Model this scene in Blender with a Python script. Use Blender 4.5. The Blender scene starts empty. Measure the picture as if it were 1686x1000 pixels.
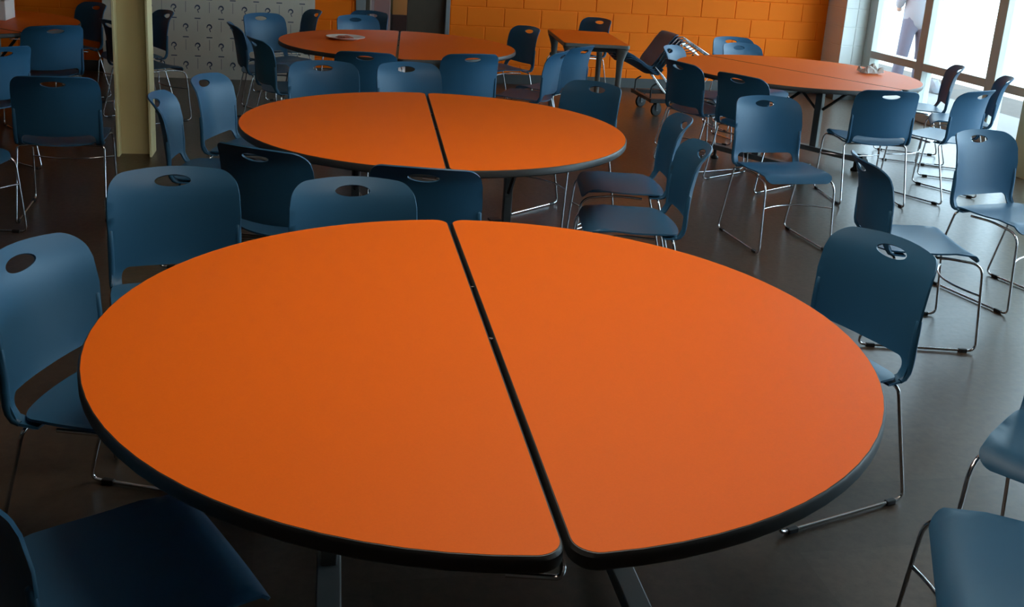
import bpy, bmesh, math, random
from mathutils import Vector, Matrix
from mathutils.geometry import delaunay_2d_cdt

random.seed(7)
S = bpy.context.scene
C = S.collection
PI = math.pi

# ------------------------------------------------------------------ camera
F_PX = 1660.77
cam_d = bpy.data.cameras.new('camera')
cam_d.sensor_fit = 'HORIZONTAL'
cam_d.sensor_width = 36.0
cam_d.lens = 36.0 * F_PX / 1686.0
cam_d.shift_y = -0.10102
cam_d.clip_start = 0.05
cam_d.clip_end = 300
cam = bpy.data.objects.new('camera', cam_d)
C.objects.link(cam)
rt = Vector((0.99792475, 0.01692154, 0.06212769))
up = Vector((-0.06439090, 0.26224859, 0.96284967))
fw = Vector((0.0, 0.96485198, -0.26279395))
m3 = Matrix((rt, up, -fw)).transposed()
cam.matrix_world = Matrix.Translation((0, 0, 1.6793)) @ m3.to_4x4()
S.camera = cam

# ------------------------------------------------------------------ world, sun, exposure
S.view_settings.view_transform = 'Standard'
S.view_settings.look = 'None'
S.view_settings.gamma = 1.0
S.view_settings.use_curve_mapping = False
S.view_settings.exposure = 0.7
world = bpy.data.worlds.new('overcast_glare_sky')
S.world = world
world.use_nodes = True
bg = world.node_tree.nodes['Background']
bg.inputs['Color'].default_value = (0.64, 0.83, 1.0, 1)
bg.inputs['Strength'].default_value = 5.4
sun_d = bpy.data.lights.new('sun', 'SUN')
sun_d.energy = 1.2
sun_d.angle = 0.01
sun_d.color = (1.0, 0.95, 0.87)
sun = bpy.data.objects.new('sun', sun_d)
C.objects.link(sun)
sun.location = (9, 20, 16)
sun.rotation_euler = Vector((0.13, 0.45, 0.85)).to_track_quat('Z', 'Y').to_euler()

# ceiling panels added out of view to brighten the near tables (built further down)
FILL_STRENGTH = 6.4
FILL_PANELS = [(0.15, 2.1, 'added lit ceiling panel above the foreground table'), (0.5, 3.7, 'added lit ceiling panel between the foreground and middle tables')]

# ------------------------------------------------------------------ helpers
def tag(o, label=None, cat=None, group=None, kind=None):
    if label: o['label'] = label
    if cat: o['category'] = cat
    if group: o['group'] = group
    if kind: o['kind'] = kind
    return o

def link(name, me, mat=None, parent=None):
    o = bpy.data.objects.new(name, me)
    C.objects.link(o)
    if mat is not None and me is not None and not me.materials:
        me.materials.append(mat)
    if parent is not None: o.parent = parent
    return o

def empty(name, loc=(0, 0, 0), rz=0.0, parent=None):
    o = bpy.data.objects.new(name, None)
    o.empty_display_size = 0.1
    C.objects.link(o)
    o.location = loc
    o.rotation_euler = (0, 0, rz)
    if parent is not None: o.parent = parent
    return o

def to_mesh(name, bm, smooth=False, angle=40):
    bmesh.ops.recalc_face_normals(bm, faces=bm.faces[:])
    me = bpy.data.meshes.new(name)
    bm.to_mesh(me); bm.free()
    if smooth:
        for p in me.polygons: p.use_smooth = True
        me.set_sharp_from_angle(angle=math.radians(angle))
    return me

def obj(name, bm, mat, parent=None, smooth=False, angle=40):
    return link(name, to_mesh(name, bm, smooth, angle), mat, parent)

def box(bm, x0, x1, y0, y1, z0, z1, bev=0.0, M=None):
    vs = [bm.verts.new((x, y, z)) for z in (z0, z1) for y in (y0, y1) for x in (x0, x1)]
    fs = []
    for idx in ((0, 2, 3, 1), (4, 5, 7, 6), (0, 1, 5, 4), (2, 6, 7, 3), (0, 4, 6, 2), (1, 3, 7, 5)):
        fs.append(bm.faces.new([vs[i] for i in idx]))
    out = vs
    if bev > 0:
        es = list({e for f in fs for e in f.edges})
        r = bmesh.ops.bevel(bm, geom=es, offset=bev, segments=2, affect='EDGES', profile=0.5)
        out = list({v for v in r['verts']} | {v for v in vs if v.is_valid})
    if M is not None:
        bmesh.ops.transform(bm, matrix=M, verts=out)
    return out

def fillet(pts, rads, n=5):
    pts = [Vector(p) for p in pts]
    out = [pts[0]]
    for i in range(1, len(pts) - 1):
        a, b, c = pts[i - 1], pts[i], pts[i + 1]
        r = rads[i] if isinstance(rads, (list, tuple)) else rads
        d1 = (a - b); d2 = (c - b)
        l = min(r, d1.length * 0.49, d2.length * 0.49)
        p1 = b + d1.normalized() * l; p2 = b + d2.normalized() * l
        for k in range(n + 1):
            t = k / n
            out.append(p1 * (1 - t) ** 2 + b * 2 * t * (1 - t) + p2 * t * t)
    out.append(pts[-1])
    return out

def tube(bm, pts, r, seg=8, cap=True):
    pts = [Vector(p) for p in pts]
    n = len(pts)
    rs = r if isinstance(r, (list, tuple)) else [r] * n
    ref = None
    rings = []
    for i in range(n):
        t = (pts[min(i + 1, n - 1)] - pts[max(i - 1, 0)]).normalized()
        if ref is None:
            ref = Vector((0, 0, 1)) if abs(t.z) < 0.9 else Vector((1, 0, 0))
            ref = (ref - t * ref.dot(t)).normalized()
        else:
            ref = (ref - t * ref.dot(t)).normalized()
        b = t.cross(ref)
        rings.append([bm.verts.new(pts[i] + (ref * math.cos(2 * PI * k / seg) + b * math.sin(2 * PI * k / seg)) * rs[i]) for k in range(seg)])
    for i in range(n - 1):
        for k in range(seg):
            bm.faces.new((rings[i][k], rings[i][(k + 1) % seg], rings[i + 1][(k + 1) % seg], rings[i + 1][k]))
    if cap:
        bm.faces.new(rings[0][::-1]); bm.faces.new(rings[-1])

def prism(bm, pts, z0, z1):
    lo = [bm.verts.new((x, y, z0)) for x, y in pts]
    hi = [bm.verts.new((x, y, z1)) for x, y in pts]
    n = len(pts)
    bm.faces.new(lo[::-1]); bm.faces.new(hi)
    for i in range(n):
        bm.faces.new((lo[i], lo[(i + 1) % n], hi[(i + 1) % n], hi[i]))

def lathe(bm, prof, seg=24, M=None):
    rings = []
    for r, z in prof:
        rings.append([bm.verts.new((max(r, 1e-5) * math.cos(2 * PI * k / seg), max(r, 1e-5) * math.sin(2 * PI * k / seg), z)) for k in range(seg)])
    for i in range(len(prof) - 1):
        for k in range(seg):
            bm.faces.new((rings[i][k], rings[i][(k + 1) % seg], rings[i + 1][(k + 1) % seg], rings[i + 1][k]))
    vs = [v for r in rings for v in r]
    if M is not None: bmesh.ops.transform(bm, matrix=M, verts=vs)

def copy_tree(o, parent=None):
    c = o.copy(); C.objects.link(c); c.parent = parent
    for ch in list(o.children):
        copy_tree(ch, c)
    return c

# ------------------------------------------------------------------ materials
def mat(name, col, rough=0.5, metal=0.0, spec=0.5, var=0.0, vscale=8.0, bump=0.0, bscale=200.0, coat=0.0):
    m = bpy.data.materials.new(name); m.use_nodes = True
    nt = m.node_tree; b = nt.nodes['Principled BSDF']
    b.inputs['Base Color'].default_value = (*col, 1)
    b.inputs['Roughness'].default_value = rough
    b.inputs['Metallic'].default_value = metal
    b.inputs['Specular IOR Level'].default_value = spec
    if coat: b.inputs['Coat Weight'].default_value = coat
    if var or bump:
        tc = nt.nodes.new('ShaderNodeTexCoord')
    if var:
        nz = nt.nodes.new('ShaderNodeTexNoise'); nz.inputs['Scale'].default_value = vscale
        nz.inputs['Detail'].default_value = 6
        nt.links.new(tc.outputs['Object'], nz.inputs['Vector'])
        mx = nt.nodes.new('ShaderNodeMix'); mx.data_type = 'RGBA'
        mx.inputs[6].default_value = (*[c * (1 - var) for c in col], 1)
        mx.inputs[7].default_value = (*[min(1, c * (1 + var)) for c in col], 1)
        nt.links.new(nz.outputs['Fac'], mx.inputs[0])
        nt.links.new(mx.outputs[2], b.inputs['Base Color'])
    if bump:
        n2 = nt.nodes.new('ShaderNodeTexNoise'); n2.inputs['Scale'].default_value = bscale
        nt.links.new(tc.outputs['Object'], n2.inputs['Vector'])
        bp = nt.nodes.new('ShaderNodeBump'); bp.inputs['Strength'].default_value = bump
        bp.inputs['Distance'].default_value = 0.002
        nt.links.new(n2.outputs['Fac'], bp.inputs['Height'])
        nt.links.new(bp.outputs['Normal'], b.inputs['Normal'])
    return m

M_SHELL = mat('blue_polypropylene', (0.024, 0.105, 0.200), 0.43, spec=0.36, bump=0.12, bscale=900)
M_CHROME = mat('chrome_wire', (0.72, 0.72, 0.74), 0.14, metal=1.0)
M_GLIDE = mat('black_nylon', (0.012, 0.012, 0.013), 0.5)
M_ORANGE = mat('orange_laminate', (0.82, 0.14, 0.005), 0.5, spec=0.14, var=0.05, vscale=260, bump=0.06, bscale=700)
M_EDGE = mat('charcoal_edge_moulding', (0.030, 0.030, 0.029), 0.45)
M_STEEL = mat('grey_painted_steel', (0.16, 0.165, 0.16), 0.4)
M_DARKSTEEL = mat('black_painted_steel', (0.02, 0.02, 0.022), 0.45)
M_WALL = mat('orange_block_paint', (0.92, 0.18, 0.003), 0.7, spec=0.2, var=0.05, vscale=5, bump=0.25, bscale=120)
M_BASE = mat('dark_grey_rubber_base', (0.06, 0.065, 0.065), 0.5)
M_WHITE = mat('white_block_paint', (0.80, 0.82, 0.80), 0.6, bump=0.2, bscale=120)
M_CEIL = mat('white_ceiling', (0.82, 0.82, 0.80), 0.9)
M_PLAIN = mat("plain_wall_paint", (0.16, 0.14, 0.12), 0.8)
M_CREAM = mat('cream_steel_paint', (0.76, 0.66, 0.36), 0.45, var=0.04, vscale=6)
M_FRAME = mat('grey_window_frame', (0.55, 0.58, 0.55), 0.4)
M_JAMB = mat('grey_door_frame', (0.20, 0.21, 0.21), 0.5)
M_DOOR = mat('dark_brown_door', (0.055, 0.038, 0.022), 0.5, var=0.15, vscale=12)
M_WRAP = mat('printed_foil_board', (0.62, 0.56, 0.46), 0.5, var=0.06, vscale=3)
M_INK = mat('dark_blue_print', (0.06, 0.075, 0.12), 0.6)
M_REDINK = mat('red_print', (0.45, 0.05, 0.04), 0.6)
M_PAPER = mat('white_paper', (0.80, 0.78, 0.74), 0.8, var=0.05, vscale=20)
M_CARTON = mat('white_carton', (0.70, 0.66, 0.62), 0.7)
M_OLIVE = mat('olive_cloth', (0.10, 0.11, 0.06), 0.9)
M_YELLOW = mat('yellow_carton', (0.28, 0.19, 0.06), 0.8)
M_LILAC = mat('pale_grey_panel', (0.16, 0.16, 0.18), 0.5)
M_RUBBER = mat('black_rubber', (0.012, 0.012, 0.012), 0.6)
M_HUB = mat('grey_wheel_hub', (0.12, 0.12, 0.12), 0.5)
M_CONC = mat('sunlit_concrete', (0.14, 0.135, 0.13), 0.9, var=0.06, vscale=4)
M_DIRT = mat('brown_gravel', (0.048, 0.037, 0.030), 0.95, var=0.5, vscale=14, bump=1.0, bscale=30)
M_SAND = mat('pale_sand', (0.55, 0.50, 0.44), 0.95, var=0.08, vscale=2)
M_ROCK = mat('grey_rock', (0.30, 0.28, 0.26), 0.9, var=0.2, vscale=9)
M_SHIRT = mat('white_cotton', (0.20, 0.21, 0.235), 0.9)
M_JEANS = mat('grey_blue_trousers', (0.085, 0.09, 0.125), 0.9, var=0.1, vscale=30)
M_SKIN = mat('skin', (0.45, 0.26, 0.18), 0.6)
M_HAIR = mat('dark_hair', (0.03, 0.02, 0.015), 0.6)
M_SHOE = mat('pale_shoe_leather', (0.5, 0.5, 0.5), 0.6)
M_FOOD = mat('tomato_leftovers', (0.45, 0.12, 0.06), 0.6, var=0.3, vscale=40)

def floor_material():
    m = bpy.data.materials.new('brown_vinyl_tile'); m.use_nodes = True
    nt = m.node_tree; b = nt.nodes['Principled BSDF']
    tc = nt.nodes.new('ShaderNodeTexCoord')
    br = nt.nodes.new('ShaderNodeTexBrick')
    br.offset = 0.5
    br.inputs['Scale'].default_value = 1.0
    br.inputs['Brick Width'].default_value = 0.61
    br.inputs['Row Height'].default_value = 0.34
    br.inputs['Mortar Size'].default_value = 0.0
    br.inputs['Color1'].default_value = (0.050, 0.034, 0.022, 1)
    br.inputs['Color2'].default_value = (0.068, 0.048, 0.033, 1)
    br.inputs['Mortar'].default_value = (0.04, 0.031, 0.024, 1)
    nt.links.new(tc.outputs['Object'], br.inputs['Vector'])
    nz = nt.nodes.new('ShaderNodeTexNoise'); nz.inputs['Scale'].default_value = 28; nz.inputs['Detail'].default_value = 8
    nz.inputs['Roughness'].default_value = 0.7
    nt.links.new(tc.outputs['Object'], nz.inputs['Vector'])
    mx = nt.nodes.new('ShaderNodeMix'); mx.data_type = 'RGBA'; mx.blend_type = 'MULTIPLY'
    mx.inputs[0].default_value = 0.8
    rp = nt.nodes.new('ShaderNodeValToRGB')
    rp.color_ramp.elements[0].position = 0.3; rp.color_ramp.elements[0].color = (0.55, 0.55, 0.55, 1)
    rp.color_ramp.elements[1].position = 0.7; rp.color_ramp.elements[1].color = (1.4, 1.35, 1.3, 1)
    nt.links.new(nz.outputs['Fac'], rp.inputs['Fac'])
    nt.links.new(br.outputs['Color'], mx.inputs[6]); nt.links.new(rp.outputs['Color'], mx.inputs[7])
    nt.links.new(mx.outputs[2], b.inputs['Base Color'])
    b.inputs['Roughness'].default_value = 0.36
    b.inputs['Specular IOR Level'].default_value = 0.5
    n2 = nt.nodes.new('ShaderNodeTexNoise'); n2.inputs['Scale'].default_value = 40
    nt.links.new(tc.outputs['Object'], n2.inputs['Vector'])
    mr = nt.nodes.new('ShaderNodeMapRange'); mr.inputs[3].default_value = 0.26; mr.inputs[4].default_value = 0.40
    nt.links.new(n2.outputs['Fac'], mr.inputs[0]); nt.links.new(mr.outputs[0], b.inputs['Roughness'])
    return m
M_FLOOR = floor_material()

def glass_material():
    m = bpy.data.materials.new('window_glass'); m.use_nodes = True
    nt = m.node_tree; nt.nodes.clear()
    o = nt.nodes.new('ShaderNodeOutputMaterial')
    tr = nt.nodes.new('ShaderNodeBsdfTransparent'); tr.inputs[0].default_value = (0.93, 0.97, 0.96, 1)
    gl = nt.nodes.new('ShaderNodeBsdfGlossy'); gl.inputs['Roughness'].default_value = 0.02
    lw = nt.nodes.new('ShaderNodeLayerWeight'); lw.inputs[0].default_value = 0.5
    pw = nt.nodes.new('ShaderNodeMath'); pw.operation = 'POWER'; pw.inputs[1].default_value = 5.0
    fr = nt.nodes.new('ShaderNodeMath'); fr.operation = 'MULTIPLY_ADD'; fr.inputs[1].default_value = 0.6; fr.inputs[2].default_value = 0.03
    nt.links.new(lw.outputs['Facing'], pw.inputs[0]); nt.links.new(pw.outputs[0], fr.inputs[0])
    mx = nt.nodes.new('ShaderNodeMixShader')
    nt.links.new(fr.outputs[0], mx.inputs[0]); nt.links.new(tr.outputs[0], mx.inputs[1]); nt.links.new(gl.outputs[0], mx.inputs[2])
    nt.links.new(mx.outputs[0], o.inputs[0])
    return m
M_GLASS = glass_material()

# ------------------------------------------------------------------ room, in wall coordinates:
# u runs along the orange block wall, v runs from that wall into the room
WA = 0.212739
W0 = Vector((-1.20462, 10.77827, 0))
UU = Vector((math.cos(WA), math.sin(WA), 0))
VV = Vector((math.sin(WA), -math.cos(WA), 0))
MW = Matrix((( UU.x, VV.x, 0, W0.x), (UU.y, VV.y, 0, W0.y), (0, 0, 1, 0), (0, 0, 0, 1)))
# the basis is left-handed (u, v, z), so meshes are built directly in world space through W()
def W(u, v, z=0.0):
    return W0 + UU * u + VV * v + Vector((0, 0, z))

def wbox(bm, u0, u1, v0, v1, z0, z1, bev=0.0):
    vs = box(bm, u0, u1, v0, v1, z0, z1, bev)
    for v in vs:
        v.co = W(v.co.x, v.co.y, v.co.z)

def wobj(name, boxes, m, parent=None, kind=None, bev=0.0):
    bm = bmesh.new()
    for b in boxes: wbox(bm, *b, bev=bev)
    o = obj(name, bm, m, parent)
    if kind: o['kind'] = kind
    return o

UWIN = 5.076; ULEFT = -8.2; VFRONT = 16.5; ZC = 3.05

bm = bmesh.new()
box(bm, ULEFT - 0.3, UWIN + 0.06, -VFRONT - 0.2, 0.0, -0.12, 0.0)
fl = obj('floor', bm, M_FLOOR); fl['kind'] = 'structure'
fl.location = W0; fl.rotation_euler = (0, 0, WA)
wobj('ceiling', [(ULEFT - 0.3, UWIN + 0.35, -0.3, VFRONT + 0.2, ZC, ZC + 0.15)], M_CEIL, kind='structure')
DU0, DU1, DZ = -0.565, 0.425, 2.15          # door opening incl. frame
RECESS = 0.007
wb = wobj('wall_back', [(ULEFT, DU0, -0.24, -RECESS, 0, ZC), (DU1, UWIN + 0.3, -0.24, -RECESS, 0, ZC), (DU0, DU1, -0.24, -RECESS, DZ, ZC)], M_WALL, kind='structure')
wobj('wall_left', [(ULEFT - 0.3, ULEFT, -0.24, VFRONT + 0.2, 0, ZC)], M_PLAIN, kind='structure')
wobj('wall_front', [(ULEFT, UWIN, VFRONT, VFRONT + 0.2, 0, ZC)], M_PLAIN, kind='structure')

# painted blocks, proud of the recessed joints
BW, BH, G = 0.4064, 0.2032, 0.007
def block_mesh(w):
    bm = bmesh.new()
    x0, x1, z0, z1 = -w / 2 + G / 2, w / 2 - G / 2, -BH / 2 + G / 2, BH / 2 - G / 2
    c = 0.005
    back = [bm.verts.new(W(x, -0.016, z) - W0) for x, z in ((x0, z0), (x1, z0), (x1, z1), (x0, z1))]
    mid = [bm.verts.new(W(x, -0.004, z) - W0) for x, z in ((x0, z0), (x1, z0), (x1, z1), (x0, z1))]
    fr = [bm.verts.new(W(x, 0.0, z) - W0) for x, z in ((x0 + c, z0 + c), (x1 - c, z0 + c), (x1 - c, z1 - c), (x0 + c, z1 - c))]
    for a, b in ((back, mid), (mid, fr)):
        for i in range(4):
            bm.faces.new((a[i], a[(i + 1) % 4], b[(i + 1) % 4], b[i]))
    bm.faces.new(fr)
    me = to_mesh('block', bm); me.materials.append(M_WALL)
    return me
_bm_cache = {}
def lay_blocks(ua, ub, courses):
    for k in range(courses):
        off = 0.0 if k % 2 == 0 else 0.5
        n = math.floor(ua / BW - off) - 1
        while True:
            a = (n + off) * BW; b = a + BW; n += 1
            if b <= ua + 0.03: continue
            if a >= ub - 0.03: break
            a2, b2 = max(a, ua), min(b, ub)
            w = round(b2 - a2, 4)
            if w not in _bm_cache: _bm_cache[w] = block_mesh(w)
            o = link('block', _bm_cache[w], None, wb)
            o.location = W((a2 + b2) / 2, random.uniform(-0.0012, 0.0012), k * BH + BH / 2)
lay_blocks(DU1 + 0.005, 4.79, 7)
lay_blocks(-1.35, DU0 - 0.005, 7)
lay_blocks(-6.0, -2.75, 7)
wobj('baseboard_back', [(DU1 + 0.0, 4.79, 0, 0.012, 0, 0.105), (ULEFT, DU0, 0, 0.012, 0, 0.105)], M_BASE, kind='structure')

# white painted block pilaster in the corner beside the glazing
pil = wobj('wall_right', [(4.79, UWIN + 0.1, -0.02, 0.40, 0, ZC)], M_WHITE, kind='structure')
for k in range(15):
    off = 0 if k % 2 == 0 else 0.14
    wobj('block', [(4.785, 4.925 + off * 0.0, -0.01, 0.407, k * BH + 0.004, (k + 1) * BH - 0.004)], M_WHITE, pil, bev=0.004)
    wobj('block', [(4.935, UWIN + 0.02, 0.30, 0.407, k * BH + 0.004, (k + 1) * BH - 0.004)], M_WHITE, pil, bev=0.004)
wobj('baseboard_right', [(4.770, UWIN, 0.0, 0.42, 0, 0.10)], M_BASE, kind='structure')

# storefront glazing, bay by bay
mull = [0.48, 1.50, 2.62] + [2.62 + 1.12 * i for i in range(1, 7)]
ZT0, ZT1 = 0.505, 0.585
for i in range(len(mull) - 1):
    a, b = mull[i], mull[i + 1]
    w = empty('window_%d' % (i + 1), W(UWIN + 0.05, (a + b) / 2, 0)); w['kind'] = 'structure'
    M = w.matrix_world.copy(); M.translation = w.location
    def part(name, boxes, m, bev=0.0):
        o = wobj(name, boxes, m, None, bev=bev)
        o.parent = w; o.matrix_parent_inverse = Matrix.Translation(-w.location)
        return o
    hw = 0.085 if i == 0 else 0.065
    part('mullion', [(UWIN - 0.01, UWIN + 0.11, a - hw, a + hw, 0, 2.78)], M_FRAME, 0.004)
    a2, b2 = a + hw, b - 0.065
    part('sill', [(UWIN - 0.01, UWIN + 0.11, a2, b2, 0, 0.09)], M_FRAME, 0.004)
    part('transom', [(UWIN - 0.01, UWIN + 0.11, a2, b2, ZT0, ZT1)], M_FRAME, 0.004)
    part('head', [(UWIN - 0.01, UWIN + 0.11, a2, b2, 2.68, 2.78)], M_FRAME, 0.004)
    part('lower_pane', [(UWIN + 0.045, UWIN + 0.053, a2, b2, 0.09, ZT0)], M_GLASS)
    part('upper_pane', [(UWIN + 0.045, UWIN + 0.053, a2, b2, ZT1, 2.68)], M_GLASS)
wobj('trim_1', [(UWIN - 0.02, UWIN + 0.25, 0.40, VFRONT, 2.78, ZC)], M_WHITE, kind='structure')
wobj('trim_2', [(UWIN - 0.01, UWIN + 0.11, mull[-1] - 0.06, VFRONT, 0, 2.78)], M_PLAIN, kind='structure')

# doorway in the orange wall with one leaf shut, store room behind
dr = empty('door_1', W(0, 0, 0)); dr['kind'] = 'structure'
def dpart(name, boxes, m, bev=0.0):
    o = wobj(name, boxes, m, None, bev=bev); o.parent = dr
    o.matrix_parent_inverse = Matrix.Translation(-dr.location); return o
dpart('jamb', [(DU0, DU0 + 0.10, -0.26, 0.02, 0, DZ)], M_JAMB, 0.004)
dpart('jamb', [(DU1 - 0.045, DU1, -0.26, 0.02, 0, DZ)], M_JAMB, 0.004)
dpart('door_head', [(DU0, DU1, -0.26, 0.02, DZ - 0.05, DZ)], M_JAMB, 0.004)
dpart('door_leaf', [(-0.02, DU1 - 0.045, -0.10, -0.055, 0.01, DZ - 0.05)], M_DOOR, 0.004)
dpart('door_leaf', [(DU0 + 0.11, DU0 + 0.155, -0.56, -0.10, 0.01, DZ - 0.05)], M_DOOR, 0.004)
wobj('wall_room_back', [(-1.8, 1.6, -2.6, -2.5, 0, ZC)], M_PLAIN, kind='structure')
wobj('wall_room_left', [(-1.5, -1.4, -2.5, -0.24, 0, ZC)], M_PLAIN, kind='structure')
wobj('wall_room_right', [(1.2, 1.3, -2.5, -0.24, 0, ZC)], M_PLAIN, kind='structure')
wobj('floor_room', [(-1.5, 1.3, -2.5, 0.0, -0.1, 0.0)], M_CONC, kind='structure')

# ------------------------------------------------------------------ outside
def strip(name, o0, o1, m, z0, z1, label=None):
    o = wobj(name, [(UWIN + o0, UWIN + o1, -14, 22, z0, z1)], m, kind='structure'); return o
strip('ground_sidewalk', 0.06, 1.47, M_CONC, -0.15, -0.01)
strip('ground_gravel', 1.47, 2.52, M_DIRT, -0.15, -0.025)
strip('ground_sand', 2.52, 60, M_SAND, -0.15, -0.03)

# ------------------------------------------------------------------ H columns
def h_column(name, pos, rz, m, label):
    w, d, t = 0.225, 0.21, 0.015
    r = empty(name, pos, rz)
    tag(r, label, 'column', 'steel columns')
    for y in (-d / 2, d / 2 - t):
        pass
    bm = bmesh.new(); box(bm, -w / 2, -w / 2 + t, -d / 2, d / 2, 0, ZC, 0.002); obj('flange', bm, m, r)
    bm = bmesh.new(); box(bm, w / 2 - t, w / 2, -d / 2, d / 2, 0, ZC, 0.002); obj('flange', bm, m, r)
    bm = bmesh.new(); box(bm, -w / 2 + t, w / 2 - t, -0.006, 0.006, 0, ZC); obj('web', bm, m, r)
    return r
h_column('steel_column', (-2.60, 6.75, 0), math.radians(12), M_CREAM, 'cream painted steel H column standing in the room left of the tables')
h_column('steel_column', (4.10, 7.86, 0), math.radians(12), M_CREAM, 'cream steel H column at the right edge beside the windows')

# ------------------------------------------------------------------ unseen glowing panels, added as fill light above the near tables
def emit(name, col, st):
    m = bpy.data.materials.new(name); m.use_nodes = True
    b = m.node_tree.nodes['Principled BSDF']
    b.inputs['Base Color'].default_value = (0.8, 0.8, 0.8, 1)
    b.inputs['Emission Color'].default_value = (*col, 1); b.inputs['Emission Strength'].default_value = st
    return m
M_FILL = emit('fill_diffuser', (1.0, 0.93, 0.80), FILL_STRENGTH)
for x, y, lab in FILL_PANELS:
    r = empty('added_ceiling_light', (x, y, ZC - 0.06), WA)
    tag(r, lab, 'light', 'added ceiling lights')
    bm = bmesh.new()
    for a in ((-0.62, 0.62, -0.32, -0.30), (-0.62, 0.62, 0.30, 0.32), (-0.62, -0.60, -0.30, 0.30), (0.60, 0.62, -0.30, 0.30)):
        box(bm, *a, -0.012, 0.06)
    obj('light_frame', bm, M_WHITE, r)
    bm = bmesh.new(); box(bm, -0.60, 0.60, -0.30, 0.30, 0.0, 0.01); obj('diffuser', bm, M_FILL, r)

# ------------------------------------------------------------------ printed board propped on the wall
wr = empty('insulation_board', W(-1.98, 0.30, 0))
tag(wr, 'pale foil board printed with rows of dark marks, propped against the orange wall', 'board')
UB0, UB1, ZB = -3.02, -0.985, 2.42
def lean_v(z): return 0.31 - 0.27 * z / ZB
def lpt(u, dv, z): return W(u, lean_v(z) + dv, z) - wr.location
bm = bmesh.new()
vs = [bm.verts.new(lpt(u, dv, z)) for z in (0, ZB) for dv in (-0.03, 0.0) for u in (UB0, UB1)]
for idx in ((0, 2, 3, 1), (4, 5, 7, 6), (0, 1, 5, 4), (2, 6, 7, 3), (0, 4, 6, 2), (1, 3, 7, 5)):
    bm.faces.new([vs[i] for i in idx])
obj('board_sheet', bm, M_WRAP, wr)
bm = bmesh.new()
def quad(u0, u1, z0, z1):
    bm.faces.new([bm.verts.new(lpt(u, 0.0012, z)) for u, z in ((u0, z0), (u1, z0), (u1, z1), (u0, z1))])
def swirl(u, z, s):
    n = 16; prev = None
    for i in range(n + 1):
        a = math.radians(200 - 290 * i / n)
        ro = s * (1.0 if i < 12 else 1.0 - 0.1 * (i - 11)); w = s * (0.22 + 0.30 * math.sin(PI * i / n))
        po = (u + ro * math.cos(a), z + ro * 1.15 * math.sin(a)); pi_ = (u + (ro - w) * math.cos(a), z + (ro - w) * 1.15 * math.sin(a))
        cur = (bm.verts.new(lpt(po[0], 0.0012, po[1])), bm.verts.new(lpt(pi_[0], 0.0012, pi_[1])))
        if prev: bm.faces.new((prev[0], cur[0], cur[1], prev[1]))
        prev = cur
    bm.faces.new([bm.verts.new(lpt(u + x * s, 0.0012, z + y * s)) for x, y in ((-0.2, -0.5), (0.15, -0.6), (0.55, -1.75), (0.25, -1.75))])
PU, PZ = 0.226, 0.1845
for row in range(12):
    z = 0.14 + row * PZ
    off = 0.5 * (row % 2)
    for k in range(9):
        u = UB0 + 0.10 + (k + off) * PU
        if u > UB1 - 0.03: continue
        swirl(u, z, 0.027)
        u2 = u + PU * 0.5
        if u2 < UB1 - 0.04:
            quad(u2 - 0.0018, u2 + 0.0018, z - 0.045, z + 0.06)
            quad(u2 - 0.028, u2 + 0.028, z + 0.078, z + 0.088)
o = obj('printed_mark', bm, M_INK, wr); o['kind'] = 'stuff'
bm = bmesh.new()
quad(-2.76, -2.66, 0.865, 0.890); quad(-2.80, -2.64, 0.825, 0.836)
obj('red_stamp', bm, M_REDINK, wr)

# ------------------------------------------------------------------ the chair
def spline(keys):
    xs = [k[0] for k in keys]; ys = [k[1] for k in keys]
    n = len(xs); ms = []
    for i in range(n):
        if i == 0: m = (ys[1] - ys[0]) / (xs[1] - xs[0])
        elif i == n - 1: m = (ys[-1] - ys[-2]) / (xs[-1] - xs[-2])
        else: m = (ys[i + 1] - ys[i - 1]) / (xs[i + 1] - xs[i - 1])
        ms.append(m)
    def f(x):
        if x <= xs[0]: return ys[0] + (x - xs[0]) * ms[0]
        if x >= xs[-1]: return ys[-1] + (x - xs[-1]) * ms[-1]
        for i in range(n - 1):
            if x <= xs[i + 1]:
                h = xs[i + 1] - xs[i]; t = (x - xs[i]) / h
                return ((2 * t**3 - 3 * t**2 + 1) * ys[i] + (t**3 - 2 * t**2 + t) * h * ms[i]
                        + (-2 * t**3 + 3 * t**2) * ys[i + 1] + (t**3 - t**2) * h * ms[i + 1])
    return f

# path of the back edge (s = 0 where the upright leaves the seat)
EY = spline([(-0.085, -0.115), (-0.05, -0.150), (-0.022, -0.174), (0.0, -0.186), (0.03, -0.191), (0.10, -0.191), (0.20, -0.199), (0.27, -0.212), (0.31, -0.227), (0.362, -0.262)])
EZ = spline([(-0.085, 0.424), (-0.05, 0.421), (-0.022, 0.428), (0.0, 0.446), (0.03, 0.476), (0.10, 0.546), (0.20, 0.645), (0.27, 0.715), (0.31, 0.754), (0.362, 0.802)])
ED = spline([(-0.085, 0.0), (0.0, 0.028), (0.03, 0.040), (0.12, 0.052), (0.31, 0.058), (0.362, 0.056)])
def back_pt(x, s):
    k = 1.0 - min(1.0, (x / 0.217) ** 2)
    return Vector((x, EY(s) - ED(s) * k, EZ(s)))

def arc(cx, cy, rx, ry, a0, a1, n):
    return [(cx + rx * math.cos(math.radians(a0 + (a1 - a0) * i / n)), cy + ry * math.sin(math.radians(a0 + (a1 - a0) * i / n))) for i in range(n + 1)]

def inside(p, poly):
    x, y = p; c = False
    n = len(poly)
    for i in range(n):
        x0, y0 = poly[i]; x1, y1 = poly[(i + 1) % n]
        if (y0 > y) != (y1 > y) and x < (x1 - x0) * (y - y0) / (y1 - y0) + x0: c = not c
    return c

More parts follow.
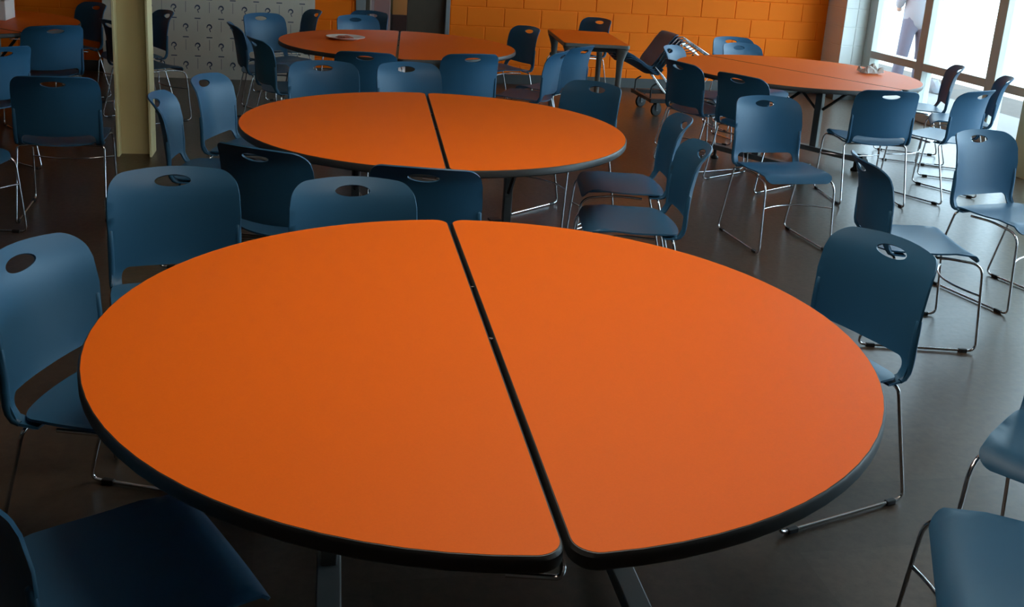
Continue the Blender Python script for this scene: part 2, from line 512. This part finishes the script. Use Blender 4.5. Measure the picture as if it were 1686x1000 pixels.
def sheet(outline, holes, mapf, thick, step):
    loops = [outline] + holes
    verts, edges = [], []
    for lp in loops:
        b = len(verts)
        verts += [Vector(p) for p in lp]
        edges += [(b + i, b + (i + 1) % len(lp)) for i in range(len(lp))]
    xs = [p[0] for p in outline]; ys = [p[1] for p in outline]
    allp = [p for lp in loops for p in lp]
    y = min(ys) + step / 2
    while y < max(ys):
        x = min(xs) + step / 2
        while x < max(xs):
            if inside((x, y), outline) and not any(inside((x, y), h) for h in holes):
                if min((x - q[0]) ** 2 + (y - q[1]) ** 2 for q in allp) > (0.5 * step) ** 2:
                    verts.append(Vector((x, y)))
            x += step
        y += step
    vo, eo, fo, _, _, _ = delaunay_2d_cdt(verts, edges, [], 0, 1e-6)
    bm = bmesh.new()
    bv = [bm.verts.new(mapf(v.x, v.y)) for v in vo]
    for f in fo:
        c = (sum(vo[i].x for i in f) / 3, sum(vo[i].y for i in f) / 3)
        if inside(c, outline) and not any(inside(c, h) for h in holes):
            bm.faces.new([bv[i] for i in f])
    bmesh.ops.delete(bm, geom=[v for v in bm.verts if not v.link_faces], context='VERTS')
    bmesh.ops.recalc_face_normals(bm, faces=bm.faces[:])
    bm.normal_update()
    # give the sheet its thickness with a softly rounded rim
    norm = {v: v.normal.copy() for v in bm.verts}
    bnd = [e for e in bm.edges if len(e.link_faces) == 1]
    top = {v: v for v in bm.verts}
    base = list(bm.verts); faces = list(bm.faces)
    low = {v: bm.verts.new(v.co - norm[v] * thick) for v in base}
    for f in faces: bm.faces.new([low[v] for v in reversed(f.verts)])
    for e in bnd:
        a, b = e.verts
        f = e.link_faces[0]
        la = {v: None for v in ()}
        t = (b.co - a.co).normalized()
        bm.faces.new((a, b, low[b], low[a]))
    return bm

def seat_z(x, y):
    z = 0.438 + 0.010 * (x / 0.2) ** 2 - 0.010 * math.exp(-((y + 0.02) / 0.13) ** 2)
    if y < -0.08: z -= 0.016 * min(1, ((-0.08 - y) / 0.12)) ** 1.5
    return z
LIP = 0.155
def seat_pt(x, y):
    # y is measured along the surface; past LIP it rolls over the front edge
    if y <= LIP: return Vector((x, y, seat_z(x, y)))
    d = y - LIP; R = 0.062
    a = min(d / R, 1.35)
    z0 = seat_z(x, LIP)
    yy = LIP + R * math.sin(a); zz = z0 - R * (1 - math.cos(a))
    return Vector((x, yy + 0.010 * (1 - (x / 0.21) ** 2) * a, zz))

def make_chair():
    root = empty('stacking_chair')
    # seat
    ol = arc(0.165, 0.192, 0.042, 0.042, 0, 90, 6) + arc(-0.165, 0.192, 0.042, 0.042, 90, 180, 6)
    ol += [(-0.212, 0.10), (-0.215, 0.02), (-0.215, -0.06), (-0.212, -0.115)]
    ol += arc(0.0, -0.125, 0.210, 0.085, 188, 352, 20)
    ol += [(0.212, -0.115), (0.215, -0.06), (0.215, 0.02), (0.212, 0.10)]
    bm = sheet(ol, [], seat_pt, 0.007, 0.026)
    obj('seat', bm, M_SHELL, root, True, 50)
    # backrest with grip slot and two uprights
    ST = 0.362
    def top_s(x): return ST - 0.010 * (x / 0.17) ** 2
    ol = [(0.214, -0.085), (0.212, -0.03), (0.209, 0.03), (0.212, 0.10), (0.216, 0.20), (0.214, 0.27)]
    ol += [(p[0], p[1]) for p in arc(0.150, 0.288, 0.061, 0.066, 8, 84, 8)]
    ol += [(x, top_s(x)) for x in (0.12, 0.08, 0.04, 0.0, -0.04, -0.08, -0.12)]
    ol += arc(-0.150, 0.288, 0.061, 0.066, 96, 172, 8)
    ol += [(-0.214, 0.27), (-0.216, 0.20), (-0.212, 0.10), (-0.209, 0.03), (-0.212, -0.03), (-0.214, -0.085)]
    ol += [(-0.160, -0.085), (-0.172, -0.05), (-0.178, -0.015)]
    ol += arc(-0.150, 0.005, 0.028, 0.028, 180, 90, 5)
    ol += [(-0.10, 0.030), (-0.05, 0.028), (0, 0.027), (0.05, 0.028), (0.10, 0.030)]
    ol += arc(0.150, 0.005, 0.028, 0.028, 90, 0, 5)
    ol += [(0.178, -0.015), (0.172, -0.05), (0.160, -0.085)]
    hole = arc(0.0, 0.314, 0.060, 0.0195, 0, 360, 24)[:-1]
    bm = sheet(ol, [hole], back_pt, 0.007, 0.022)
    # moulded ribs down the rear of the uprights, rounded lip around the slot
    for sx in (-1, 1):
        pts = [back_pt(sx * 0.208, s) + Vector((0, -0.007, 0)) for s in (0.17, 0.165, 0.13, 0.09, 0.05, 0.02, 0.0, -0.02, -0.04)]
        tube(bm, pts, [0.003, 0.009, 0.0105, 0.011, 0.011, 0.011, 0.011, 0.010, 0.008], 8)
    obj('backrest', bm, M_SHELL, root, True, 50)
    # chrome wire frame
    R = 0.0058
    for sx in (-1, 1):
        path = [(sx * 0.10, -0.155, 0.412), (sx * 0.214, -0.158, 0.408), (sx * 0.220, -0.262, R + 0.003), (sx * 0.220, 0.256, R + 0.003),
                (sx * 0.212, 0.222, 0.402), (sx * 0.195, 0.05, 0.418), (sx * 0.19, -0.08, 0.408)]
        bm = bmesh.new()
        tube(bm, fillet(path, [0, 0.025, 0.035, 0.035, 0.055, 0.05, 0], 6), R, 8)
        obj('side_frame', bm, M_CHROME, root, True, 60)
    bm = bmesh.new()
    zc = 0.262; yc = 0.2335
    pts = [(-0.2155 + 0.431 * i / 12, yc - 0.075 * (1 - ((i - 6) / 6) ** 2), zc) for i in range(13)]
    tube(bm, pts, 0.0048, 8)
    obj('crossbar', bm, M_CHROME, root, True, 60)
    gm = None
    for sx in (-1, 1):
        for y in (-0.205, 0.20):
            if gm is None:
                bm = bmesh.new()
                box(bm, -0.0085, 0.0085, -0.019, 0.019, 0.0, 0.0165, 0.003)
                gm = to_mesh('glide', bm); gm.materials.append(M_GLIDE)
            g = link('glide', gm, None, root); g.location = (sx * 0.220, y, 0.0)
    return root

chair0 = make_chair()
CG = 'blue stacking chairs with grip slots'
CHAIRS = [
 # x, y, yaw (deg), label
 (0.960, 2.923, 118.5, 'dark blue chair facing left at the right side of the front table'),
 (-1.061, 3.091, 202.8, 'blue chair with square back facing us, left of two behind the front table'),
 (-0.485, 3.094, 193.7, 'blue chair facing us behind the front table, nearest to its dark seam'),
 (-0.976, 2.410, -98.6, 'blue chair at the left of the front table, oval slot near the left edge'),
 (-0.697, 1.671, -51.3, 'dark blue chair in the bottom left corner, its wide seat pushed under the front table'),
 (1.165, 1.838, 72.0, 'blue chair in the bottom right corner of which only the seat and legs show'),
 (1.545, 2.40, 138.0, 'blue chair at the right edge with only its lit seat corner in view'),
 (1.808, 4.339, -89.7, 'chair standing alone right of the front table, seen from behind and facing the windows'),
 (2.524, 4.935, 204.5, 'bright blue chair at the right edge facing us, light showing through its slot'),
 (1.526, 5.638, 195.4, 'bright blue chair on open floor facing us with whole chrome frame and front crossbar visible'),
 (2.396, 6.827, 4.4, 'blue chair seen from behind, at the near right side of the table by the windows'),
 (2.968, 7.070, 36.8, 'blue chair facing the window-side table, nearest of three in a row along the windows'),
 (3.435, 7.79, 72.0, 'blue chair seen edge-on close to the glass, middle of three along the windows'),
 (3.29, 8.335, 76.0, 'blue chair in profile before the window mullion, farthest of three along the windows'),
 (0.537, 4.357, 92.2, 'dark chair facing left between the two near tables, nearer of a pair'),
 (0.558, 5.031, 91.4, 'dark chair facing left at the right of the middle table, farther of a pair'),
 (0.284, 5.816, 139.8, 'dark chair at the far right rim of the middle table with oval slot'),
 (-1.133, 5.917, 196.6, 'grey-blue chair facing us behind the middle table, left of two'),
 (-0.594, 6.116, 206.9, 'grey-blue chair facing us behind the middle table, beside its seam'),
 (-1.41, 5.33, -98.0, 'lit blue chair at the left rim of the middle table with round-looking slot'),
 (-1.44, 4.785, -80.0, 'blue chair seen edge-on just right of the cream column'),
 (-0.899, 4.049, -20.3, 'almost black chair back at the near left rim of the middle table'),
 (-0.323, 3.917, -1.8, 'almost black chair back at the near rim of the middle table, by its seam'),
 (-1.659, 7.327, -56.8, 'black-looking chair at the left of the plate table, seen from behind'),
 (-2.03, 8.11, -66.0, 'dark chair in thin profile half hidden left of the plate table'),
 (-2.08, 8.71, -130.9, 'blue chair facing us before the printed board, left of the plate table'),
 (-2.186, 9.376, 119.4, 'dark chair in profile at the right edge of the printed board'),
 (-1.360, 9.053, 216.9, 'blue chair behind the plate table facing us, nearer of two at the doorway'),
 (-1.567, 9.526, 157.3, 'blue chair behind the plate table facing us, farther of two at the doorway'),
 (-0.174, 9.093, 125.9, 'black-looking chair at the right end of the plate table against the orange wall'),
 (-0.447, 7.314, 23.0, 'navy chair seen from behind at the near right rim of the plate table'),
 (-1.06, 7.07, 2.5, 'dark chair seen from behind at the near left rim of the plate table'),
 (0.035, 7.65, 72.0, 'narrow-looking blue chair back left of the small table, with chrome legs, left of a pair'),
 (0.253, 8.120, 55.9, 'blue chair with orange-filled slot in front of the small rectangular table'),
 (0.578, 10.479, 131.4, 'dark chair behind the small rectangular table at the orange wall'),
 (2.029, 9.240, 196.8, 'blue chair behind the window-side table, the farther and left of two'),
 (2.039, 8.725, 206.1, 'blue chair behind the window-side table, the nearer and right of two'),
 (1.475, 8.261, -118.1, 'pale blue chair in narrow view beside the chair trolley'),
 (1.40, 7.535, -60.0, 'black-looking chair at the left rim of the window-side table, next to the pale one'),
 (1.695, 7.055, -48.0, 'black-looking chair seen from behind at the near left rim of the window-side table'),
 (-3.494, 7.340, 44.0, 'navy chair seen from behind at the table with the white carton'),
 (-3.31, 6.09, 59.0, 'dark grey-blue chair cut by the left edge, level with the carton table'),
 (-3.905, 8.657, 144.0, 'black-looking chair behind the right end of the carton table'),
 (-2.951, 7.909, -40.0, 'dark chair half hidden behind the cream column, its front leg to the right'),
 (-3.239, 8.428, 129.2, 'dark chair in profile right of the cream column before the printed board'),
 (-2.438, 5.331, 15.1, 'large dark chair seen squarely from behind, left of the cream column'),
 (-2.72, 4.68, -88.0, 'chair beyond the left edge of which only slanting chrome legs show'),
]
for i, (x, y, a, lab) in enumerate(CHAIRS):
    o = chair0 if i == 0 else copy_tree(chair0)
    o.location = (x, y, 0); o.rotation_euler = (0, 0, math.radians(a))
    tag(o, lab, 'chair', CG)

# stack of chairs tipped back on a trolley
TYAW, TILT = -78.0, math.radians(55)
for k in range(4):
    o = copy_tree(chair0)
    R3 = Matrix.Rotation(math.radians(TYAW), 4, 'Z') @ Matrix.Rotation(TILT, 4, 'X')
    off = R3 @ Vector((0, -0.20, 0.43))
    nest = R3 @ Vector((0, 0.004, 0.032))
    o.location = Vector((1.262, 9.83, 0.378)) - off + nest * k
    o.rotation_euler = R3.to_euler()
    tag(o, ['lowest blue chair of the tipped stack on the trolley', 'second blue chair from below in the tipped trolley stack',
            'third blue chair from below in the tipped trolley stack', 'topmost blue chair of the tipped stack on the trolley'][k], 'chair', CG)

ro = empty('chair_trolley', (1.535, 9.86, 0), math.radians(12))
tag(ro, 'black steel chair trolley on large castors by the orange wall', 'trolley')
for y in (-0.285, 0.285):
    bm = bmesh.new(); box(bm, -0.36, 0.40, y - 0.02, y + 0.02, 0.135, 0.175, 0.004); obj('rail', bm, M_DARKSTEEL, ro)
for x in (-0.34, 0.38):
    bm = bmesh.new(); box(bm, x - 0.02, x + 0.02, -0.27, 0.27, 0.138, 0.172, 0.004); obj('cross_rail', bm, M_DARKSTEEL, ro)
for y in (-0.24, 0.24):
    bm = bmesh.new(); tube(bm, fillet([(-0.34, y, 0.17), (-0.34, y, 0.28), (-0.29, y, 0.31)], 0.03), 0.008); obj('upright', bm, M_DARKSTEEL, ro, True)
wm = None
def wheel_mesh(r, w):
    bm = bmesh.new()
    lathe(bm, [(0, -w / 2), (r * 0.72, -w / 2), (r * 0.95, -w / 2 + 0.003), (r, -w / 4), (r, w / 4), (r * 0.95, w / 2 - 0.003), (r * 0.72, w / 2), (0, w / 2)], 20, Matrix.Rotation(PI / 2, 4, 'X'))
    return bm
wheel_me = to_mesh('wheel', wheel_mesh(0.062, 0.03), True); wheel_me.materials.append(M_RUBBER)
bm = bmesh.new(); lathe(bm, [(0, -0.018), (0.014, -0.018), (0.014, 0.018), (0, 0.018)], 12, Matrix.Rotation(PI / 2, 4, 'X'))
hub_me = to_mesh('hub', bm, True); hub_me.materials.append(M_HUB)
bm = bmesh.new()
box(bm, -0.02, 0.02, -0.024, -0.019, 0.0, 0.075); box(bm, -0.02, 0.02, 0.019, 0.024, 0.0, 0.075); box(bm, -0.03, 0.03, -0.026, 0.026, 0.070, 0.082)
fork_me = to_mesh('fork', bm); fork_me.materials.append(M_DARKSTEEL)
for x in (-0.27, 0.32):
    for y in (-0.235, 0.235):
        c = empty('castor', (x, y, 0.062), 0.4, ro)
        # a castor is fork, wheel and hub
        w_ = link('wheel', wheel_me, None, c); link('hub', hub_me, None, c); link('fork', fork_me, None, c)

# ------------------------------------------------------------------ round folding tables
RT, ZTOP, GAP, TH = 0.9144, 0.737, 0.0035, 0.032
def half_outline(r, inset, cr=0.045, n=40):
    # half disc x > 0, straight side along y at x = GAP/2 + inset, rounded corners
    x0 = GAP + inset; rr = r - inset; c = cr - inset * 0.5
    cx = x0 + c
    cy = math.sqrt((rr - c) ** 2 - cx ** 2)
    a = math.degrees(math.atan2(cy, cx))
    pts = arc(cx, -cy, c, c, 180, 360 - a, 8)
    pts += arc(0, 0, rr, rr, -a, a, n)[1:-1]
    pts += arc(cx, cy, c, c, a, 180, 8)
    return pts
def make_table():
    root = empty('folding_table')
    for sx in (1, -1):
        P = lambda pts: [(sx * x, sx * y) for x, y in pts]
        bm = bmesh.new()
        prism(bm, P(half_outline(RT, 0.006)), ZTOP - 0.006, ZTOP)
        top = obj('tabletop', bm, M_ORANGE, root)
        bm = bmesh.new()
        o0, o1, o2 = P(half_outline(RT, 0.004)), P(half_outline(RT, 0.0)), P(half_outline(RT, 0.006))
        rings = []
        for pts, z in ((o2, ZTOP - 0.0006), (o0, ZTOP - 0.001), (o1, ZTOP - 0.007), (o1, ZTOP - TH + 0.005), (o0, ZTOP - TH)):
            rings.append([bm.verts.new((x, y, z)) for x, y in pts])
        n = len(o0)
        for a, b in zip(rings, rings[1:]):
            for i in range(n): bm.faces.new((a[i], a[(i + 1) % n], b[(i + 1) % n], b[i]))
        bm.faces.new(rings[-1])
        obj('edge_band', bm, M_EDGE, top, True, 35)
        # leg frame under this half
        ox = sx * 0.37
        bm = bmesh.new(); box(bm, ox - 0.03, ox + 0.03, -0.42, 0.42, 0.075, 0.115, 0.004); obj('floor_rail', bm, M_STEEL, root)
        bm = bmesh.new(); box(bm, ox - 0.02, ox + 0.02, -0.03, 0.03, 0.112, ZTOP - TH - 0.02, 0.004); obj('post', bm, M_STEEL, root)
        bm = bmesh.new(); box(bm, ox - 0.03, ox + 0.03, -0.45, 0.45, ZTOP - TH - 0.03, ZTOP - TH + 0.001, 0.003); obj('top_rail', bm, M_DARKSTEEL, root)
        for sy in (-1, 1):
            bm = bmesh.new(); tube(bm, [(ox, sy * 0.035, 0.42), (ox, sy * 0.36, ZTOP - TH - 0.02)], 0.012, 6); obj('brace', bm, M_DARKSTEEL, root)
            bm = bmesh.new(); lathe(bm, [(0, 0), (0.028, 0.0), (0.030, 0.012), (0.012, 0.03), (0.012, 0.078), (0, 0.078)], 14, Matrix.Translation((ox, sy * 0.39, 0))); obj('foot', bm, M_RUBBER, root, True)
        # a castor at the far end of the rail
        c = empty('castor', (ox, 0.443, 0.062), 0.25 * sx, root)
        link('wheel', wheel_me, None, c); link('hub', hub_me, None, c); link('fork', fork_me, None, c)
    bm = bmesh.new()
    tube(bm, fillet([(-0.10, -0.895, ZTOP - TH - 0.008), (-0.012, -0.90, ZTOP - TH - 0.016), (-0.006, -0.895, ZTOP - TH - 0.002), (-0.006, -0.86, ZTOP - TH - 0.004)], 0.012), 0.005)
    obj('latch', bm, M_CHROME, root, True)
    for y in (-0.05, 0.30):
        bm = bmesh.new(); lathe(bm, [(0, ZTOP - 0.014), (0.006, ZTOP - 0.014), (0.006, ZTOP - 0.005), (0, ZTOP - 0.004)], 8, Matrix.Translation((0, y, 0))); obj('hinge_pin', bm, M_CHROME, root)
    return root
table0 = make_table()
TG = 'round orange folding tables'
TABLES = [
 (-0.0377, 2.2714, 10.5, 'large round orange folding table in the foreground with dark seam'),
 (-0.3893, 4.7439, 8.4, 'round orange folding table in the middle, directly behind the foreground one'),
 (-0.9603, 7.8801, 6.4, 'round orange folding table at the back carrying a white plate'),
 (2.1108, 7.7524, 220.0, 'round orange folding table near the windows with a crumpled napkin'),
 (-4.29, 7.55, 60.0, 'round orange folding table cut by the left edge, carrying a white carton'),
]
for i, (x, y, a, lab) in enumerate(TABLES):
    o = table0 if i == 0 else copy_tree(table0)
    o.location = (x, y, 0); o.rotation_euler = (0, 0, math.radians(a))
    tag(o, lab, 'table', TG)

# ------------------------------------------------------------------ small rectangular table
st = empty('cafe_table', (0.586, 9.28, 0), math.radians(6.5))
tag(st, 'small rectangular orange table with flared grey legs by the orange wall', 'table')
HX, HY = 0.29, 0.55
def rrect(hx, hy, r, n=5):
    return arc(hx - r, hy - r, r, r, 0, 90, n) + arc(-hx + r, hy - r, r, r, 90, 180, n) + arc(-hx + r, -hy + r, r, r, 180, 270, n) + arc(hx - r, -hy + r, r, r, 270, 360, n)
bm = bmesh.new(); prism(bm, rrect(HX - 0.006, HY - 0.006, 0.03), 0.728, 0.737); tp = obj('tabletop', bm, M_ORANGE, st)
bm = bmesh.new(); prism(bm, rrect(HX, HY, 0.03), 0.706, 0.7345); obj('edge_band', bm, M_STEEL, tp)
bm = bmesh.new(); prism(bm, rrect(HX - 0.05, HY - 0.05, 0.02), 0.665, 0.706); obj('apron', bm, M_DARKSTEEL, st)
for sx in (-1, 1):
    for sy in (-1, 1):
        bm = bmesh.new()
        cx, cy = sx * (HX - 0.055), sy * (HY - 0.055)
        prof = [((0.0, 0.0), 0.705, 0.055), ((-0.006, -0.006), 0.66, 0.045), ((-0.012, -0.012), 0.60, 0.033), ((-0.014, -0.014), 0.50, 0.027), ((-0.014, -0.014), 0.25, 0.025), ((-0.014, -0.014), 0.0, 0.023)]
        tube(bm, [(cx + sx * d[0], cy + sy * d[1], z) for d, z, r in prof], [r for d, z, r in prof], 14)
        obj('leg', bm, M_STEEL, st, True)

# ------------------------------------------------------------------ things on the tables
pl = empty('paper_plate', (-1.38, 7.92, ZTOP))
tag(pl, 'white plate with reddish leftovers on the back orange table', 'plate')
bm = bmesh.new(); lathe(bm, [(0, 0.002), (0.095, 0.002), (0.115, 0.012), (0.150, 0.020), (0.152, 0.023), (0.148, 0.024), (0.112, 0.016), (0.092, 0.006), (0, 0.006)], 36)
obj('plate_dish', bm, M_PAPER, pl, True)
for (x, y, s) in ((-0.03, 0.01, 0.045), (0.03, -0.02, 0.035), (0.0, 0.045, 0.03)):
    bm = bmesh.new(); bmesh.ops.create_icosphere(bm, subdivisions=2, radius=1)
    for v in bm.verts:
        k = 1 + 0.25 * math.sin(7 * v.co.x + 5 * v.co.y + s * 90)
        v.co = Vector((x + v.co.x * s * k, y + v.co.y * s * k, 0.016 + v.co.z * 0.011))
    obj('leftover', bm, M_FOOD, pl, True)

bm = bmesh.new()
n = 14; grid = []
for i in range(n + 1):
    row = []
    for j in range(n + 1):
        x = (i / n - 0.5) * 0.17; y = (j / n - 0.5) * 0.13
        h = 0.018 + 0.034 * abs(math.sin(31 * x + 17 * y)) * abs(math.cos(27 * y - 19 * x)) + 0.024 * math.exp(-((x - 0.02) ** 2 + y * y) / 0.002) + random.uniform(0, 0.01)
        if i in (0, n) or j in (0, n): h *= 0.25
        row.append(bm.verts.new((x + random.uniform(-0.006, 0.006), y + random.uniform(-0.006, 0.006), h)))
    grid.append(row)
for i in range(n):
    for j in range(n): bm.faces.new((grid[i][j], grid[i + 1][j], grid[i + 1][j + 1], grid[i][j + 1]))
r_ = bmesh.ops.solidify(bm, geom=bm.faces[:], thickness=0.0015)
o = obj('paper_napkin', bm, M_PAPER); o.location = (2.72, 7.90, ZTOP + 0.001); o.rotation_euler = (0, 0, 0.3)
tag(o, 'crumpled white napkin on the orange table by the windows', 'napkin')

bx = empty('carton', (-4.15, 7.80, ZTOP + 0.001), math.radians(12))
tag(bx, 'white carton with red letters on the orange table at the left edge', 'box')
bm = bmesh.new(); box(bm, -0.19, 0.19, -0.13, 0.13, 0, 0.145, 0.003); obj('carton_body', bm, M_CARTON, bx)
bm = bmesh.new()
vs = [bm.verts.new(c) for c in ((0.188, -0.13, 0.145), (0.188, 0.13, 0.145), (0.235, 0.13, 0.215), (0.235, -0.13, 0.215))]
bm.faces.new(vs); bmesh.ops.solidify(bm, geom=bm.faces[:], thickness=0.003)
obj('carton_flap', bm, M_CARTON, bx)
fc = bpy.data.curves.new('lettering', 'FONT'); fc.body = 'NA'; fc.size = 0.055; fc.extrude = 0.0004; fc.align_x = 'RIGHT'
fo = bpy.data.objects.new('lettering_source', fc); C.objects.link(fo)
bpy.context.view_layer.update()
tme = bpy.data.meshes.new_from_object(fo.evaluated_get(bpy.context.evaluated_depsgraph_get()))
bpy.data.objects.remove(fo)
tme.materials.clear()
o = link('lettering', tme, M_REDINK, bx); o.location = (0.125, -0.1308, 0.03); o.rotation_euler = (PI / 2, 0, 0)
cl = bmesh.new(); bmesh.ops.create_icosphere(cl, subdivisions=3, radius=1)
for v in cl.verts:
    k = 1 + 0.15 * math.sin(6 * v.co.x + 4 * v.co.y) + 0.1 * math.sin(9 * v.co.z + 5 * v.co.x)
    v.co = Vector((v.co.x * 0.12 * k, v.co.y * 0.10 * k, 0.028 + max(v.co.z, -0.6) * 0.045 * k))
o = obj('folded_cloth', cl, M_OLIVE, None, True); o.location = (-4.15, 7.80, ZTOP + 0.153)
tag(o, 'dark olive cloth bundled on top of the white carton', 'cloth')

# ------------------------------------------------------------------ store room things seen through the doorway
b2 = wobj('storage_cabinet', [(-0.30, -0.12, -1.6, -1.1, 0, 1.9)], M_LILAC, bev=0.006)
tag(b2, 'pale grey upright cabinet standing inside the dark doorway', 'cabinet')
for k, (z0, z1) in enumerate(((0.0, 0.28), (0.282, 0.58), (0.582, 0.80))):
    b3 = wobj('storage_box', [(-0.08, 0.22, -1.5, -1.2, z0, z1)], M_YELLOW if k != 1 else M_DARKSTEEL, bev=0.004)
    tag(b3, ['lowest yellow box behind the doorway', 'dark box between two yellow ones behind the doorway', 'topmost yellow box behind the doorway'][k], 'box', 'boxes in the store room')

# ------------------------------------------------------------------ outside: rocks, bag, person
def rock(name, pos, s, m, label, cat, seed):
    random.seed(seed)
    bm = bmesh.new(); bmesh.ops.create_icosphere(bm, subdivisions=2, radius=1)
    for v in bm.verts:
        k = 1 + random.uniform(-0.16, 0.16)
        v.co = Vector((v.co.x * s[0] * k, v.co.y * s[1] * k, max(v.co.z * k, -0.55) * s[2] + 0.55 * s[2]))
    o = obj(name, bm, m, None, True, 30); o.location = pos
    tag(o, label, cat)
rock('boulder', (4.50, 13.15, -0.03), (0.16, 0.12, 0.15), M_ROCK, 'grey boulder outside the glass left of the standing person', 'rock', 3)
rock('bag', (5.16, 12.62, -0.012), (0.085, 0.10, 0.11), M_SHIRT, 'pale bag on the ground outside behind the mullion', 'bag', 5)

def skin_mesh(name, verts, edges, radii, mt, parent, root=0, sub=2):
    me = bpy.data.meshes.new(name)
    me.from_pydata([Vector(v) for v in verts], edges, [])
    o = bpy.data.objects.new(name, me); C.objects.link(o)
    md = o.modifiers.new('skin', 'SKIN')
    md.use_smooth_shade = True
    if not me.skin_vertices: me.attributes.update()
    for i, sv in enumerate(me.skin_vertices[0].data):
        r = radii[i]
        sv.radius = r if isinstance(r, tuple) else (r, r)
        sv.use_root = (i == root)
    o.modifiers.new('sub', 'SUBSURF').levels = sub
    bpy.context.view_layer.update()
    ev = o.evaluated_get(bpy.context.evaluated_depsgraph_get())
    nm = bpy.data.meshes.new_from_object(ev)
    bpy.data.objects.remove(o)
    for p in nm.polygons: p.use_smooth = True
    return link(name, nm, mt, parent)

pe = empty('person', (4.97, 13.0, -0.03), math.radians(8))
tag(pe, 'person in white shirt and grey-blue trousers standing outside the windows', 'person')
# x right, y away from us, z up; back is turned to the room
bv = [(0, 0, 0.92), (0, 0, 1.08), (0, 0.0, 1.25), (0, 0.0, 1.40), (0, 0.01, 1.50), (0, -0.005, 1.58), (0, -0.01, 1.66), (0, 0, 1.72),
      (-0.17, 0, 1.40), (-0.25, -0.02, 1.14), (-0.20, 0.14, 0.98), (-0.14, 0.20, 0.98),
      (0.17, 0, 1.40), (0.27, -0.02, 1.14), (0.22, 0.16, 1.04), (0.14, 0.22, 1.04),
      (-0.09, 0, 0.86), (-0.125, -0.015, 0.49), (-0.16, 0.015, 0.09),
      (0.09, 0, 0.86), (0.115, -0.015, 0.49), (0.13, 0.015, 0.09),
      (-0.165, -0.10, 0.05), (0.135, -0.10, 0.05)]
be = [(0, 1), (1, 2), (2, 3), (3, 4), (4, 5), (5, 6), (6, 7), (3, 8), (8, 9), (9, 10), (10, 11), (3, 12), (12, 13), (13, 14), (14, 15),
      (0, 16), (16, 17), (17, 18), (0, 19), (19, 20), (20, 21), (18, 22), (21, 23)]
br_ = [(0.11, 0.075), (0.095, 0.065), (0.11, 0.075), (0.11, 0.065), 0.05, 0.075, 0.085, 0.06,
       0.055, 0.042, 0.032, 0.035, 0.055, 0.042, 0.032, 0.035, 0.085, 0.058, 0.04, 0.085, 0.058, 0.04, 0.035, 0.035]
skin_mesh('body', bv, be, br_, M_SKIN, pe)
tv = [(0, 0, 1.04), (0, 0, 0.88), (-0.095, 0, 0.80), (-0.128, -0.015, 0.49), (-0.162, 0.012, 0.07), (0.095, 0, 0.80), (0.118, -0.015, 0.49), (0.132, 0.012, 0.07)]
skin_mesh('trousers', tv, [(0, 1), (1, 2), (2, 3), (3, 4), (1, 5), (5, 6), (6, 7)], [(0.165, 0.115), (0.165, 0.12), 0.105, 0.082, 0.075, 0.105, 0.082, 0.075], M_JEANS, pe)
sv_ = [(0, 0, 0.70), (0, 0, 1.05), (0, 0, 1.25), (0, 0, 1.42), (-0.18, 0, 1.40), (-0.25, -0.02, 1.16), (-0.21, 0.12, 1.01), (0.18, 0, 1.40), (0.27, -0.02, 1.16), (0.23, 0.13, 1.06)]
skin_mesh('shirt', sv_, [(0, 1), (1, 2), (2, 3), (3, 4), (4, 5), (5, 6), (3, 7), (7, 8), (8, 9)], [(0.22, 0.16), (0.19, 0.14), (0.195, 0.135), (0.15, 0.10), 0.075, 0.066, 0.055, 0.075, 0.066, 0.055], M_SHIRT, pe)
skin_mesh('hair', [(0, 0.03, 1.60), (0, 0.025, 1.68), (0, 0.015, 1.74)], [(0, 1), (1, 2)], [0.075, 0.09, 0.06], M_HAIR, pe)
for sx in (-0.162, 0.134):
    skin_mesh('shoe', [(sx, 0.03, 0.045), (sx, -0.06, 0.045), (sx, -0.17, 0.035)], [(0, 1), (1, 2)], [0.045, 0.05, 0.04], M_SHOE, pe)
